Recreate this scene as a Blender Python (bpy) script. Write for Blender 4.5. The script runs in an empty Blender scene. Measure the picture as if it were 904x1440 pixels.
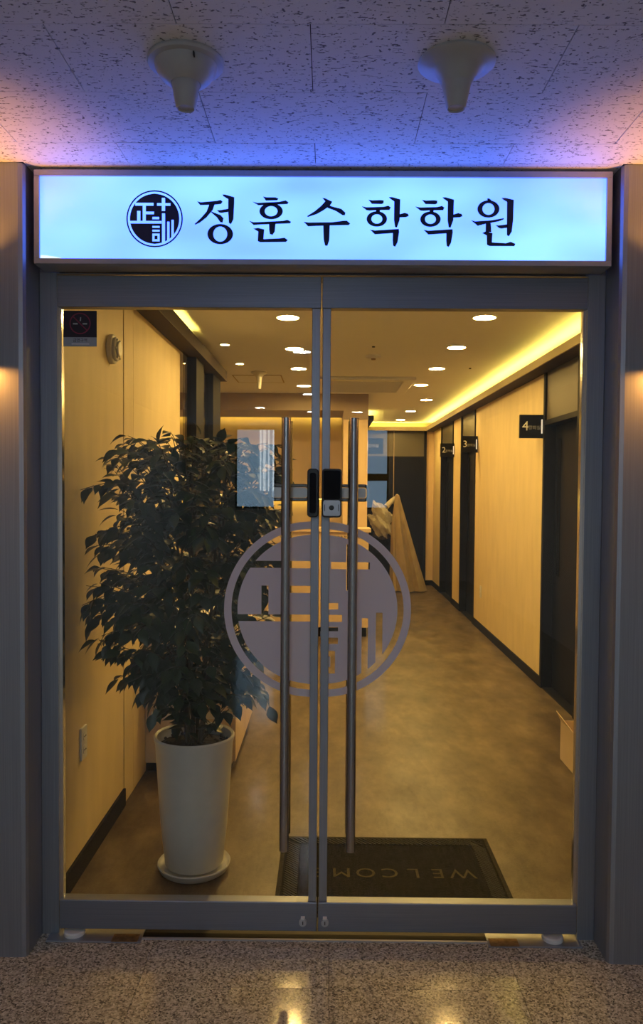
import bpy, bmesh, math, random
from mathutils import Vector, Matrix
random.seed(7)
C = bpy.context.scene.collection
SC = bpy.context.scene
PI = math.pi

# ------------------------------------------------------------------ camera, world, exposure
F_PX, YAW, PITCH, ROLL = 1088.34, 0.0079, -0.0321, 0.0072
CAM = Vector((0.025, -2.6491, 1.5679))
cd = bpy.data.cameras.new('camera'); cam = bpy.data.objects.new('camera', cd); C.objects.link(cam)
cd.sensor_fit = 'VERTICAL'; cd.sensor_height = 36.0; cd.lens = F_PX / 1440 * 36.0
cd.clip_start = 0.05; cd.clip_end = 100
_f = Vector((-math.sin(YAW)*math.cos(PITCH), math.cos(YAW)*math.cos(PITCH), math.sin(PITCH)))
_r = Vector((math.cos(YAW), math.sin(YAW), 0)); _u = _r.cross(_f)
_r2 = _r*math.cos(ROLL) + _u*math.sin(ROLL); _u2 = -_r*math.sin(ROLL) + _u*math.cos(ROLL)
cam.matrix_world = Matrix(((_r2.x, _u2.x, -_f.x, CAM.x), (_r2.y, _u2.y, -_f.y, CAM.y), (_r2.z, _u2.z, -_f.z, CAM.z), (0, 0, 0, 1)))
SC.camera = cam
w = bpy.data.worlds.new('world'); SC.world = w; w.use_nodes = True
w.node_tree.nodes['Background'].inputs[0].default_value = (0.55, 0.75, 1.0, 1)
w.node_tree.nodes['Background'].inputs[1].default_value = 1.0
SC.view_settings.view_transform = 'Standard'; SC.view_settings.look = 'None'
SC.view_settings.gamma = 1.0; SC.view_settings.exposure = 0.0
SC.view_settings.use_curve_mapping = False
# strengths of the lamps of the place
DOWN_IN = 330.0      # recessed lights of the academy corridor
COVE = 6.0           # LED strips in the coves
DOWN_OUT = 310.0     # recessed lights of the hall behind the camera
SCONCE = 8.0         # watts of each beam of the wall sconces
WINDOW = 2.6         # daylight seen through the hall's end windows
WARM = (1.0, 0.62, 0.18); COVEC = (1.0, 0.70, 0.10)

# ------------------------------------------------------------------ materials
def nodes(name):
    m = bpy.data.materials.new(name); m.use_nodes = True
    nt = m.node_tree; return m, nt, nt.nodes['Principled BSDF']
def ramp(nt, fac, stops):
    r = nt.nodes.new('ShaderNodeValToRGB'); nt.links.new(fac, r.inputs[0])
    e = r.color_ramp.elements
    while len(e) < len(stops): e.new(0.5)
    for el, (p, c) in zip(e, stops): el.position = p; el.color = (*c, 1) if len(c) == 3 else c
    return r.outputs[0]
def coords(nt, scale=(1, 1, 1), rot=(0, 0, 0)):
    t = nt.nodes.new('ShaderNodeTexCoord'); g = nt.nodes.new('ShaderNodeMapping')
    g.inputs['Scale'].default_value = scale; g.inputs['Rotation'].default_value = rot
    nt.links.new(t.outputs['Object'], g.inputs[0]); return g.outputs[0]
def noise(nt, vec, scale, detail=3, rough=.55):
    n = nt.nodes.new('ShaderNodeTexNoise'); n.inputs['Scale'].default_value = scale
    n.inputs['Detail'].default_value = detail; n.inputs['Roughness'].default_value = rough
    nt.links.new(vec, n.inputs['Vector']); return n.outputs['Fac']
def bump(nt, b, h, strength=.2, dist=.002):
    n = nt.nodes.new('ShaderNodeBump'); n.inputs['Strength'].default_value = strength; n.inputs['Distance'].default_value = dist
    nt.links.new(h, n.inputs['Height']); nt.links.new(n.outputs[0], b.inputs['Normal'])
def mat(name, col, rough=.5, metal=0, var=.06, scale=(6, 6, 6), nscale=4, spec=.5, bmp=0, coat=0):
    m, nt, b = nodes(name)
    f = noise(nt, coords(nt, scale), nscale)
    lo = tuple(max(0, c*(1-var)) for c in col); hi = tuple(min(1, c*(1+var)) for c in col)
    nt.links.new(ramp(nt, f, [(.3, lo), (.7, hi)]), b.inputs['Base Color'])
    b.inputs['Roughness'].default_value = rough; b.inputs['Metallic'].default_value = metal
    b.inputs['Specular IOR Level'].default_value = spec; b.inputs['Coat Weight'].default_value = coat
    if bmp: bump(nt, b, f, bmp)
    return m
def emit(name, col, s, base=(.8, .8, .8)):
    m, nt, b = nodes(name); b.inputs['Base Color'].default_value = (*base, 1)
    b.inputs['Emission Color'].default_value = (*col, 1); b.inputs['Emission Strength'].default_value = s
    return m

M = {}
M['steel'] = mat('brushed_steel', (.31, .335, .38), .42, .65, .1, (90, 90, .6), 5, bmp=.05)
M['steel_h'] = mat('brushed_steel_rail', (.245, .27, .33), .4, .65, .1, (.6, 90, 90), 5, bmp=.05)
M['frame_grey'] = mat('sign_frame_grey', (.42, .42, .43), .4, .45, .05)
M['polished'] = mat('polished_steel', (.7, .69, .68), .16, 1, .04, (60, 60, .5), 4)
M['bar'] = mat('handle_steel', (.4, .4, .41), .2, 1, .05, (60, 60, .5), 4)
M['dark_steel'] = mat('dark_steel', (.12, .125, .135), .25, .9, .05)
M['dark_gap'] = mat('dark_gap', (.015, .015, .018), .6)
M['cream_wall'] = mat('cream_wallpaper', (.76, .62, .35), .55, 0, .06, (3, 3, .8), 3, bmp=.04)
M['tan_wall'] = mat('tan_panel', (.72, .55, .34), .5, 0, .05, (3, 3, .6), 3)
M['paint'] = mat('ceiling_paint', (.76, .78, .92), .7, 0, .02)
M['soffit'] = mat('dark_brown_film', (.06, .047, .038), .7, 0, .05, spec=.12)
M['brown'] = mat('brown_film', (.34, .26, .18), .5, 0, .05)
M['black'] = mat('black_film', (.009, .009, .011), .55, 0, .15, spec=.1)
M['door_black'] = mat('black_door_film', (.007, .007, .009), .5, 0, .2, (30, 30, 1), 4, spec=.1)
M['transom'] = mat('smoked_transom', (.10, .088, .072), .38, 0, .05, spec=.25)
M['black_gloss'] = mat('black_gloss', (.008, .008, .01), .12, 0, .1, coat=.5)
M['silver'] = mat('silver_plastic', (.5, .52, .55), .35, .4, .04)
M['white_plastic'] = mat('white_plastic', (.72, .71, .68), .4, 0, .03)
M['hall_wall'] = mat('hall_wall_paint', (.6, .58, .55), .7, 0, .04)
M['fixture'] = mat('grey_white_plastic', (.5, .51, .53), .4, 0, .03)
M['letter'] = mat('navy_vinyl', (.006, .008, .035), .5, 0, .05)
M['plant_pot'] = mat('white_glazed_pot', (.66, .66, .62), .32, 0, .03)
M['soil'] = mat('dark_soil', (.025, .017, .012), .9, 0, .5, (60, 60, 60), 4, bmp=.8)
M['stem'] = mat('green_brown_stem', (.07, .055, .03), .7, 0, .3, (40, 40, 8), 4)
M['mat_rubber'] = mat('black_rubber', (.010, .0095, .008), .9, 0, .2, (30, 30, 30), 5, spec=.1)
M['mat_rib'] = mat('ribbed_rubber', (.026, .025, .021), .7, 0, .15, spec=.2)
M['mat_edge'] = mat('olive_rubber_edge', (.03, .027, .016), .8, 0, .15, spec=.15)
M['mat_text'] = mat('olive_print', (.10, .085, .035), .9, 0, .2, spec=.1)
M['cardboard'] = mat('cardboard', (.74, .60, .42), .8, 0, .06, (2, 2, 2), 3)
M['bronze'] = mat('worn_bronze', (.3, .2, .1), .4, .7, .35, (20, 20, 20), 3)
M['coat'] = mat('beige_cloth', (.46, .36, .21), .9, 0, .12, (4, 4, 2), 3, bmp=.3)
M['fleece'] = mat('cream_fleece', (.46, .43, .36), .95, 0, .3, (25, 25, 25), 4, bmp=.9)
M['white'] = mat('white_print', (.85, .85, .84), .5, 0, .02)
M['red'] = mat('dull_red_print', (.22, .02, .06), .5, 0, .05)
M['stick_black'] = mat('sticker_black', (.012, .008, .02), .35, 0, .1)
M['stick_grey'] = mat('sticker_grey', (.3, .37, .4), .45, 0, .05)
M['daylight'] = emit('daylight_pane', (.42, .70, 1.0), WINDOW)
M['bright_gap'] = emit('bright_daylight', (.8, .92, 1.0), WINDOW*2.6)
M['down_in'] = emit('lamp_diffuser_warm', WARM, DOWN_IN)
M['down_out'] = emit('lamp_diffuser_hall', (.80, .90, 1.0), DOWN_OUT)
M['cove'] = emit('led_strip', COVEC, COVE * 10)
M['cove_soft'] = emit('led_strip_soft', COVEC, COVE * 2.2)
M['sign_bar'] = emit('small_lit_strip', (1, .95, .85), .45)
def leaf_mat(name, lo, hi):
    m, nt, b = nodes(name)
    oi = nt.nodes.new('ShaderNodeObjectInfo')
    n = noise(nt, coords(nt, (9, 9, 9)), 3)
    add = nt.nodes.new('ShaderNodeMath'); add.operation = 'MULTIPLY_ADD'; add.inputs[1].default_value = .6
    nt.links.new(oi.outputs['Random'], add.inputs[0]); 
    h = nt.nodes.new('ShaderNodeMath'); h.operation = 'MULTIPLY'; h.inputs[1].default_value = .45
    nt.links.new(n, h.inputs[0]); nt.links.new(h.outputs[0], add.inputs[2])
    nt.links.new(ramp(nt, add.outputs[0], [(.1, lo), (.9, hi)]), b.inputs['Base Color'])
    b.inputs['Roughness'].default_value = .38
    return m
M['leaf'] = leaf_mat('dark_green_leaf', (.005, .015, .006), (.019, .055, .012))
# granite of the hall floor
def granite():
    m, nt, b = nodes('speckled_granite'); v = coords(nt)
    vo = nt.nodes.new('ShaderNodeTexVoronoi'); vo.inputs['Scale'].default_value = 190; nt.links.new(v, vo.inputs['Vector'])
    sep = nt.nodes.new('ShaderNodeSeparateColor'); nt.links.new(vo.outputs['Color'], sep.inputs[0])
    col = ramp(nt, sep.outputs[0], [(0, (.075, .071, .058)), (.25, (.25, .23, .18)), (.55, (.40, .37, .29)), (.8, (.51, .48, .38)), (1, (.63, .6, .5))])
    nt.links.new(col, b.inputs['Base Color'])
    b.inputs['Roughness'].default_value = .10; b.inputs['Specular IOR Level'].default_value = .4
    return m
M['granite'] = granite()
# mineral-fibre ceiling tile with fissures and pinholes
def fissured():
    m, nt, b = nodes('fissured_ceiling_tile')
    v = coords(nt, (30, 100, 40)); n1 = noise(nt, v, 1.6, 2.2, .6)
    v2 = coords(nt, (1, 1, 1)); n2 = noise(nt, v2, 95, 1)
    a = ramp(nt, n1, [(.62, (0, 0, 0)), (.66, (1, 1, 1))]); c = ramp(nt, n2, [(.665, (0, 0, 0)), (.71, (1, 1, 1))])
    mx = nt.nodes.new('ShaderNodeMath'); mx.operation = 'MAXIMUM'; nt.links.new(a, mx.inputs[0]); nt.links.new(c, mx.inputs[1])
    col = ramp(nt, mx.outputs[0], [(0, (.84, .84, .85)), (1, (.2, .2, .21))])
    nt.links.new(col, b.inputs['Base Color']); b.inputs['Roughness'].default_value = .9
    inv = nt.nodes.new('ShaderNodeMath'); inv.operation = 'SUBTRACT'; inv.inputs[0].default_value = 1; nt.links.new(mx.outputs[0], inv.inputs[1])
    bump(nt, b, inv.outputs[0], .5, .003); return m
M['fissure'] = fissured()
# mottled vinyl floor of the academy
def vinyl():
    m, nt, b = nodes('mottled_vinyl'); v = coords(nt, (1, .5, 1))
    n = noise(nt, v, 5.5, 10, .7)
    nt.links.new(ramp(nt, n, [(.34, (.040, .027, .016)), (.5, (.095, .068, .042)), (.66, (.165, .126, .080))]), b.inputs['Base Color'])
    n2 = noise(nt, v, 7, 4)
    nt.links.new(ramp(nt, n2, [(.2, (.3, .3, .3)), (.8, (.48, .48, .48))]), b.inputs['Roughness'])
    return m
M['vinyl'] = vinyl()
# clear glass: see-through, mirror part by Fresnel on both faces
def glass(name, tint=(.97, .985, .98), gain=1.0):
    m, nt, b = nodes(name); out = nt.nodes['Material Output']; nt.nodes.remove(b)
    g = nt.nodes.new('ShaderNodeNewGeometry'); ior = nt.nodes.new('ShaderNodeMath'); ior.operation = 'MULTIPLY_ADD'
    ior.inputs[1].default_value = 1/1.52-1.52; ior.inputs[2].default_value = 1.52
    nt.links.new(g.outputs['Backfacing'], ior.inputs[0])
    fr = nt.nodes.new('ShaderNodeFresnel'); nt.links.new(ior.outputs[0], fr.inputs['IOR'])
    t = nt.nodes.new('ShaderNodeBsdfTransparent'); t.inputs[0].default_value = (*tint, 1)
    gl = nt.nodes.new('ShaderNodeBsdfGlossy'); gl.inputs['Roughness'].default_value = 0
    mul = nt.nodes.new('ShaderNodeMath'); mul.operation = 'MULTIPLY'; mul.inputs[1].default_value = gain; nt.links.new(fr.outputs[0], mul.inputs[0])
    mx = nt.nodes.new('ShaderNodeMixShader'); nt.links.new(mul.outputs[0], mx.inputs[0])
    nt.links.new(t.outputs[0], mx.inputs[1]); nt.links.new(gl.outputs[0], mx.inputs[2]); nt.links.new(mx.outputs[0], out.inputs[0])
    return m
M['glass'] = glass('clear_door_glass'); M['glass_dark'] = glass('partition_glass', (.8, .8, .78))
def frosted():
    m, nt, b = nodes('frosted_vinyl'); out = nt.nodes['Material Output']; nt.nodes.remove(b)
    d = nt.nodes.new('ShaderNodeBsdfDiffuse'); d.inputs[0].default_value = (.84, .82, .9, 1)
    t = nt.nodes.new('ShaderNodeBsdfTranslucent'); t.inputs[0].default_value = (.50, .52, .74, 1)
    mx = nt.nodes.new('ShaderNodeMixShader'); mx.inputs[0].default_value = .3
    nt.links.new(d.outputs[0], mx.inputs[1]); nt.links.new(t.outputs[0], mx.inputs[2]); nt.links.new(mx.outputs[0], out.inputs[0])
    return m
M['frost'] = frosted()
# the backlit acrylic: LED rows behind it make soft brighter patches
def acrylic():
    m, nt, b = nodes('backlit_acrylic')
    n = noise(nt, coords(nt, (2.2, 2.2, 5)), 1.1, 1)
    col = ramp(nt, n, [(.3, (.215, .53, 4.0)), (.72, (.36, .92, 3.9))])
    nt.links.new(col, b.inputs['Emission Color']); b.inputs['Emission Strength'].default_value = 1.0
    b.inputs['Base Color'].default_value = (.3, .35, .4, 1); b.inputs['Roughness'].default_value = .3
    return m
M['acrylic'] = acrylic()

# ------------------------------------------------------------------ mesh helpers
def box(bm, x0, x1, y0, y1, z0, z1):
    v = [bm.verts.new(p) for p in ((x0, y0, z0), (x1, y0, z0), (x1, y1, z0), (x0, y1, z0), (x0, y0, z1), (x1, y0, z1), (x1, y1, z1), (x0, y1, z1))]
    for f in ((3, 2, 1, 0), (4, 5, 6, 7), (0, 1, 5, 4), (1, 2, 6, 5), (2, 3, 7, 6), (3, 0, 4, 7)): bm.faces.new([v[i] for i in f])
    return bm
def B(*a): return box(bmesh.new(), *a)
def lathe(prof, cx, cy, n=40, bm=None):
    bm = bm or bmesh.new(); rings = []
    for r, z in prof:
        rings.append([bm.verts.new((cx + r*math.cos(2*PI*k/n), cy + r*math.sin(2*PI*k/n), z)) for k in range(n)] if r > 1e-6 else [bm.verts.new((cx, cy, z))])
    for a, b in zip(rings, rings[1:]):
        for k in range(n):
            l = (k+1) % n
            if len(a) == 1 and len(b) == 1: continue
            if len(a) == 1: bm.faces.new((a[0], b[l], b[k]))
            elif len(b) == 1: bm.faces.new((a[k], a[l], b[0]))
            else: bm.faces.new((a[k], a[l], b[l], b[k]))
    return bm
def tube(pts, r, n=10, bm=None, closed=False, r1=None):
    bm = bm or bmesh.new(); pts = [Vector(p) for p in pts]; rings = []; m = len(pts); prev = None
    for i, p in enumerate(pts):
        a = pts[i-1] if (i or closed) else p; b = pts[(i+1) % m] if (i < m-1 or closed) else p
        t = (b-a).normalized()
        if prev is None:
            ref = Vector((0, 0, 1)) if abs(t.z) < .9 else Vector((1, 0, 0)); nx = t.cross(ref).normalized()
        else: nx = (prev - t*prev.dot(t)).normalized()
        prev = nx; ny = t.cross(nx); rr = r + (r1-r)*i/(m-1) if r1 is not None else r
        rings.append([bm.verts.new(p + rr*(nx*math.cos(2*PI*k/n) + ny*math.sin(2*PI*k/n))) for k in range(n)])
    prs = list(zip(rings, rings[1:])) + ([(rings[-1], rings[0])] if closed else [])
    for a, b in prs:
        for k in range(n): bm.faces.new((a[k], a[(k+1) % n], b[(k+1) % n], b[k]))
    if not closed: bm.faces.new(rings[0][::-1]); bm.faces.new(rings[-1])
    return bm
def disc_x(bm, x0, x1, cy, cz, r, n=28):     # short cylinder along x
    a = [bm.verts.new((x0, cy + r*math.cos(2*PI*k/n), cz + r*math.sin(2*PI*k/n))) for k in range(n)]
    b = [bm.verts.new((x1, v.co.y, v.co.z)) for v in a]
    bm.faces.new(a); bm.faces.new(b[::-1])
    for k in range(n): bm.faces.new((a[k], b[k], b[(k+1) % n], a[(k+1) % n]))
    return bm
def disc_y(bm, y0, y1, cx, cz, r, n=28):
    a = [bm.verts.new((cx + r*math.cos(2*PI*k/n), y0, cz + r*math.sin(2*PI*k/n))) for k in range(n)]
    b = [bm.verts.new((v.co.x, y1, v.co.z)) for v in a]
    bm.faces.new(a); bm.faces.new(b[::-1])
    for k in range(n): bm.faces.new((a[k], b[k], b[(k+1) % n], a[(k+1) % n]))
    return bm
def slab_xz(bm, pts, y0, y1):                # polygon in the x-z plane, given thickness along y
    a = [bm.verts.new((x, y0, z)) for x, z in pts]; b = [bm.verts.new((x, y1, z)) for x, z in pts]; n = len(a)
    bm.faces.new(a); bm.faces.new(b[::-1])
    for k in range(n): bm.faces.new((a[k], b[k], b[(k+1) % n], a[(k+1) % n]))
    return bm
def ring_xz(bm, cx, cz, ro, ri, y0, y1, n=40):   # elliptical ring, ro/ri = (rx, rz)
    def e(r, y): return [bm.verts.new((cx + r[0]*math.cos(2*PI*k/n), y, cz + r[1]*math.sin(2*PI*k/n))) for k in range(n)]
    oa, ia, ob, ib = e(ro, y0), e(ri, y0), e(ro, y1), e(ri, y1)
    for k in range(n):
        l = (k+1) % n
        bm.faces.new((oa[k], oa[l], ia[l], ia[k])); bm.faces.new((ob[l], ob[k], ib[k], ib[l]))
        bm.faces.new((oa[k], ob[k], ob[l], oa[l])); bm.faces.new((ia[l], ib[l], ib[k], ia[k]))
    return bm
def rrect(x0, x1, z0, z1, r, n=6):
    o = []
    for cx, cz, a in ((x1-r, z0+r, -PI/2), (x1-r, z1-r, 0), (x0+r, z1-r, PI/2), (x0+r, z0+r, PI)):
        for k in range(n+1): o.append((cx + r*math.cos(a + PI/2*k/n), cz + r*math.sin(a + PI/2*k/n)))
    return o
ORG = {}
def obj(name, bm, m, parent=None, smooth=False, bevel=0, org=None):
    o0 = Vector(org) if org else (ORG[parent.name] if parent else Vector((0, 0, 0)))
    bmesh.ops.recalc_face_normals(bm, faces=bm.faces)
    for v in bm.verts: v.co -= o0
    me = bpy.data.meshes.new(name); bm.to_mesh(me); bm.free(); me.materials.append(M[m] if isinstance(m, str) else m)
    if smooth:
        me.polygons.foreach_set('use_smooth', [True]*len(me.polygons))
        try: me.set_sharp_from_angle(angle=math.radians(38))
        except Exception: pass
    o = bpy.data.objects.new(name, me); C.objects.link(o)
    if parent: o.parent = parent
    else: o.location = o0
    ORG[o.name] = o0
    if bevel:
        b = o.modifiers.new('bevel', 'BEVEL'); b.width = bevel; b.segments = 2; b.limit_method = 'ANGLE'
    return o
def tag(o, label=None, cat=None, group=None, kind=None):
    for k, v in (('label', label), ('category', cat), ('group', group), ('kind', kind)):
        if v: o[k] = v
    return o
def thing(name, loc, label, cat, group=None, kind=None):
    o = bpy.data.objects.new(name, None); C.objects.link(o); o.location = loc; o.empty_display_size = .05
    ORG[o.name] = Vector(loc); return tag(o, label, cat, group, kind)
def struct(name, bm, m, label=None, **k):
    o = obj(name, bm, m, **k); return tag(o, label, None, None, 'structure')
def sthing(name, loc, label=None): return thing(name, loc, label, None, None, 'structure')
def copy_tree(src, loc, label, group=None):
    r = src.copy(); C.objects.link(r); r.location = loc; r['label'] = label
    if group: r['group'] = group
    ORG[r.name] = Vector(loc)
    def rec(a, b):
        for ch in a.children:
            c = ch.copy(); C.objects.link(c); c.parent = b; rec(ch, c)
    rec(src, r); return r
def text_bm(body, size, depth, extr=True):
    cu = bpy.data.curves.new('t', 'FONT'); cu.body = body; cu.size = size; cu.align_x = 'CENTER'; cu.align_y = 'CENTER'
    cu.extrude = depth; cu.resolution_u = 3
    o = bpy.data.objects.new('t', cu); C.objects.link(o)
    dg = bpy.context.evaluated_depsgraph_get(); dg.update()
    me = bpy.data.meshes.new_from_object(o.evaluated_get(dg)); bm = bmesh.new(); bm.from_mesh(me)
    bpy.data.objects.remove(o); bpy.data.curves.remove(cu); bpy.data.meshes.remove(me); return bm
def xform(bm, mx): bmesh.ops.transform(bm, matrix=mx, verts=bm.verts); return bm
UPRIGHT = Matrix.Rotation(PI/2, 4, 'X')      # text in x-y -> x-z, readable from -y

# ------------------------------------------------------------------ dimensions
HC = 2.603; YF = -.139; W = .959; XR, XL = 1.72, -.966; ZC = 2.6; ZS = 2.47
# ---- hall floor of granite slabs
fl = sthing('floor', (0, -5, 0), 'speckled granite slab floor of the hall in front of the glass doors')
obj('grout_bed', B(-2.4, 2.4, -10.4, .0, -.05, -.0035), 'dark_gap', fl)
sl = None
for j in range(8):
    y1 = -.276 - .6*(j-1); y0 = y1 - .6
    for i in range(-4, 4):
        x0 = max(-2.4, .04 + .6*i); x1 = min(2.4, .04 + .6*(i+1)); ya, yb = y0, min(y1, .0)
        if yb - ya < .01 or x1 - x0 < .01: continue
        bm = B(x0+.0008, x1-.0008, ya+.0008, yb-.0008, -.02, random.uniform(-.0004, 0))
        if j == 0:                       # the strip at the doors rises a little towards the threshold
            for v in bm.verts:
                if v.co.z > -.01 and v.co.y > -.1: v.co.z += .0046
        obj('floor_slab', bm, 'granite', fl, org=(0, 0, 0))
# (slabs keep world coordinates: their parent's offset is undone here)
for o in fl.children:
    if o.name.startswith('floor_slab'): o.location = -Vector((0, -5, 0))
obj('far_floor', B(-2.4, 2.4, -10.4, -4.476, -.02, 0), 'granite', fl, org=(0, -5, 0))
# ---- hall ceiling of fissured tiles
ce = sthing('ceiling', (0, -1, HC), 'fissured mineral fibre tile ceiling over the hall')
obj('backing', B(-2.4, 2.4, -10.4, .0, HC+.004, HC+.06), 'dark_gap', ce)
Y0, X0 = -.884, -.022
for j in range(-8, 4):
    ya, yb = Y0 + .3*j, min(Y0 + .3*(j+1), YF-.0)
    off = X0 + (.3 if j % 2 else 0)
    for i in range(-5, 5):
        xa, xb = max(-2.4, off + .6*i), min(2.4, off + .6*(i+1))
        if xb - xa < .01 or yb - ya < .01: continue
        t = obj('ceiling_tile', B(xa+.0012, xb-.0012, ya+.0012, yb-.0012, HC + random.uniform(-.0006, .0006), HC+.012), 'fissure', ce, org=(0, 0, 0))
        t.location = -Vector((0, -1, HC))
obj('strip_over_sign', B(-W, W, YF, -.0, HC, HC+.012), 'fissure', ce)
obj('far_tiles', B(-2.4, 2.4, -10.4, Y0-2.4, HC, HC+.012), 'fissure', ce)
# ---- hall side and end walls (behind the camera, mirrored in the glass)
struct('wall_hall_left', B(-2.5, -2.4, -10.4, 0, 0, HC), 'hall_wall')
struct('wall_hall_right', B(2.4, 2.5, -10.4, 0, 0, HC), 'hall_wall')
bm = bmesh.new(); wins = ((-1.54, -.85), (.65, 1.05)); xs = -2.4
for a, b in wins: box(bm, xs, a, -10.5, -10.4, 0, HC); xs = b
box(bm, xs, 2.4, -10.5, -10.4, 0, HC)
for a, b in wins: box(bm, a, b, -10.5, -10.4, 0, 1.2); box(bm, a, b, -10.5, -10.4, 2.56, HC)
struct('wall_hall_end', bm, 'hall_wall')
for k, (a, b) in enumerate(wins):
    wn = sthing('window_%d' % (k+1), ((a+b)/2, -10.45, 1.2), 'daylit window at the end of the hall')
    bm = bmesh.new()
    for q in ((a, a+.03, 1.2, 2.56), (b-.03, b, 1.2, 2.56), (a, b, 1.2, 1.23), (a, b, 2.53, 2.56), (a, b, 1.68, 1.8))[:4 + k]: box(bm, q[0], q[1], -10.47, -10.4, q[2], q[3])
    obj('window_frame', bm, 'black', wn); obj('pane', B(a, b, -10.45, -10.44, 1.2, 2.56), 'daylight', wn)
    if k == 0:
        for u in (.62, .70, .82, .93): obj('bright_gap', B(a+(b-a)*u-.012, a+(b-a)*u+.012+.02*(u == .70), -10.437, -10.43, 1.5, 2.53), 'bright_gap', wn)

# ---- metal-clad front wall either side of the entrance
def pillar(s, name, label):
    bm = bmesh.new(); r = .012; xi = s*W; xo = s*2.4
    prof = [(xo, YF), (xi + s*r*1.6, YF), (xi + s*r*.5, YF + r*.35), (xi, YF + r*1.3), (xi, .02), (xi + s*.0, .1), (xo, .1)]
    a = [bm.verts.new((x, y, 0)) for x, y in prof]; b = [bm.verts.new((x, y, HC)) for x, y in prof]; n = len(a)
    for k in range(n): bm.faces.new((a[k], a[(k+1) % n], b[(k+1) % n], b[k]))
    bm.faces.new(a); bm.faces.new(b[::-1])
    return struct(name, bm, 'steel', label)
pillar(-1, 'wall_front_left', 'brushed steel clad wall left of the entrance')
pillar(1, 'wall_front_right', 'brushed steel clad wall right of the entrance')
# jambs and header of the entrance frame
for n, s in ((1, -1), (2, 1)):
    t = sthing('trim_%d' % n, (s*.93, 0, 0), 'brushed steel jamb %s of the glass doors' % ('left' if s < 0 else 'right'))
    obj('jamb', B(*sorted((s*.9, s*W)), -.006, .06, 0, 2.29), 'steel', t, bevel=.002)
    obj('stop', B(*sorted((s*.899, s*.912)), .03, .05, 0, 2.285), 'polished', t)
    obj('edge_strip', B(*sorted((s*.8965, s*.9)), -.004, .004, .03, 2.285), 'polished', t)
t = sthing('trim_3', (0, 0, 2.28), 'dark header over the glass doors')
obj('header', B(-W, W, -.004, .1, 2.285, HC), 'steel_h', t)
obj('track_slot', B(-.89, .89, -.007, -.003, 2.288, 2.297), 'dark_gap', t)
bm = bmesh.new(); box(bm, -.87, -.835, -.009, -.006, 2.289, 2.294); box(bm, -.822, -.72, -.009, -.006, 2.289, 2.294); box(bm, .71, .74, -.009, -.006, 2.289, 2.294)
obj('worn_edge', bm, 'bronze', t)
t = sthing('trim_4', (0, 0, 0), 'pale metal threshold strip under the glass doors')
obj('threshold', B(-.605, .585, -.034, -.024, 0, .0078), 'silver', t); obj('dark_gap_strip', B(-.605, .585, -.027, .006, 0, .006), 'black', t)  # black strip behind the threshold, added to darken the gap under the doors
obj('gap_floor', B(-.9, .9, .005, .12, 0, .003), 'dark_gap', t)

# ------------------------------------------------------------------ the two glass door leaves
def scan_emblem(cx, cz, sc, ro, ri, rd, rects, xmin, xmax, y0, y1, step=1.5, solids=()):
    """ring (ro..ri) and disc (rd) with the rects cut out; units = drawing units, y down, about the emblem centre"""
    ys = set()
    k = -ro
    while k < ro: ys.add(round(k, 3)); k += step
    ys.add(ro)
    for a, b, c, d in list(rects) + list(solids): ys.update((c, d))
    ys = sorted(y for y in ys if -ro <= y <= ro); bm = bmesh.new()
    def hw(r, y): return math.sqrt(max(0, r*r - y*y))
    def quad(xa0, xb0, xa1, xb1, ya, yb):
        xa0, xb0, xa1, xb1 = [min(max(v, xmin), xmax) for v in (xa0, xb0, xa1, xb1)]
        if xb0 - xa0 < .01 and xb1 - xa1 < .01: return
        q = [(xa0, ya), (xb0, ya), (xb1, yb), (xa1, yb)]
        va = [bm.verts.new((cx + x*sc, y0, cz - y*sc)) for x, y in q]; vb = [bm.verts.new((cx + x*sc, y1, cz - y*sc)) for x, y in q]
        bm.faces.new(va); bm.faces.new(vb[::-1])
    for ya, yb in zip(ys, ys[1:]):
        if yb - ya < .01: continue
        o0, o1, i0, i1 = hw(ro, ya), hw(ro, yb), hw(ri, ya), hw(ri, yb)
        quad(-o0, -i0, -o1, -i1, ya, yb); quad(i0, o0, i1, o1, ya, yb)
        d0, d1 = hw(rd, ya), hw(rd, yb)
        if d0 <= 0 and d1 <= 0: continue
        ym = (ya+yb)/2
        cut = sorted((a, b) for a, b, c, d in rects if c <= ym <= d)
        mer = []
        for a, b in cut:
            if mer and a <= mer[-1][1]: mer[-1][1] = max(b, mer[-1][1])
            else: mer.append([a, b])
        xs = [None]; 
        segs = []; cur = None
        for a, b in mer: segs.append((cur, a)); cur = b
        segs.append((cur, None))
        for a, b in segs:
            L0 = -d0 if a is None else max(a, -d0); L1 = -d1 if a is None else max(a, -d1)
            R0 = d0 if b is None else min(b, d0); R1 = d1 if b is None else min(b, d1)
            if R0 < L0: L0 = R0 = (L0+R0)/2
            if R1 < L1: L1 = R1 = (L1+R1)/2
            quad(L0, R0, L1, R1, ya, yb)
        for a, b, c, d in solids:
            if c <= ym <= d: quad(a, b, a, b, ya, yb)
    return bm
PXM = 1/411.0
EMB = [(340, 452, 789, 799), (369.7, 379.6, 824, 874.6), (397, 407, 789, 874.6), (407, 441, 824, 834), (325, 452, 864.7, 874.6)]
EMBR = [(467.6, 522, 790, 800), (489, 499, 765, 830), (445, 478, 848, 857), (445, 483.5, 864.7, 874.6), (445, 478, 882, 888), (445, 478, 897, 906), (445, 474, 916, 948), (494, 504, 850, 990), (511.4, 520.2, 869, 990), (531.3, 540.6, 861, 990)]
EMBS = [(462, 467.5, 924, 939)]
def rel(rs, cx): return [(a-cx, b-cx, c-857.4, d-857.4) for a, b, c, d in rs]
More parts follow.
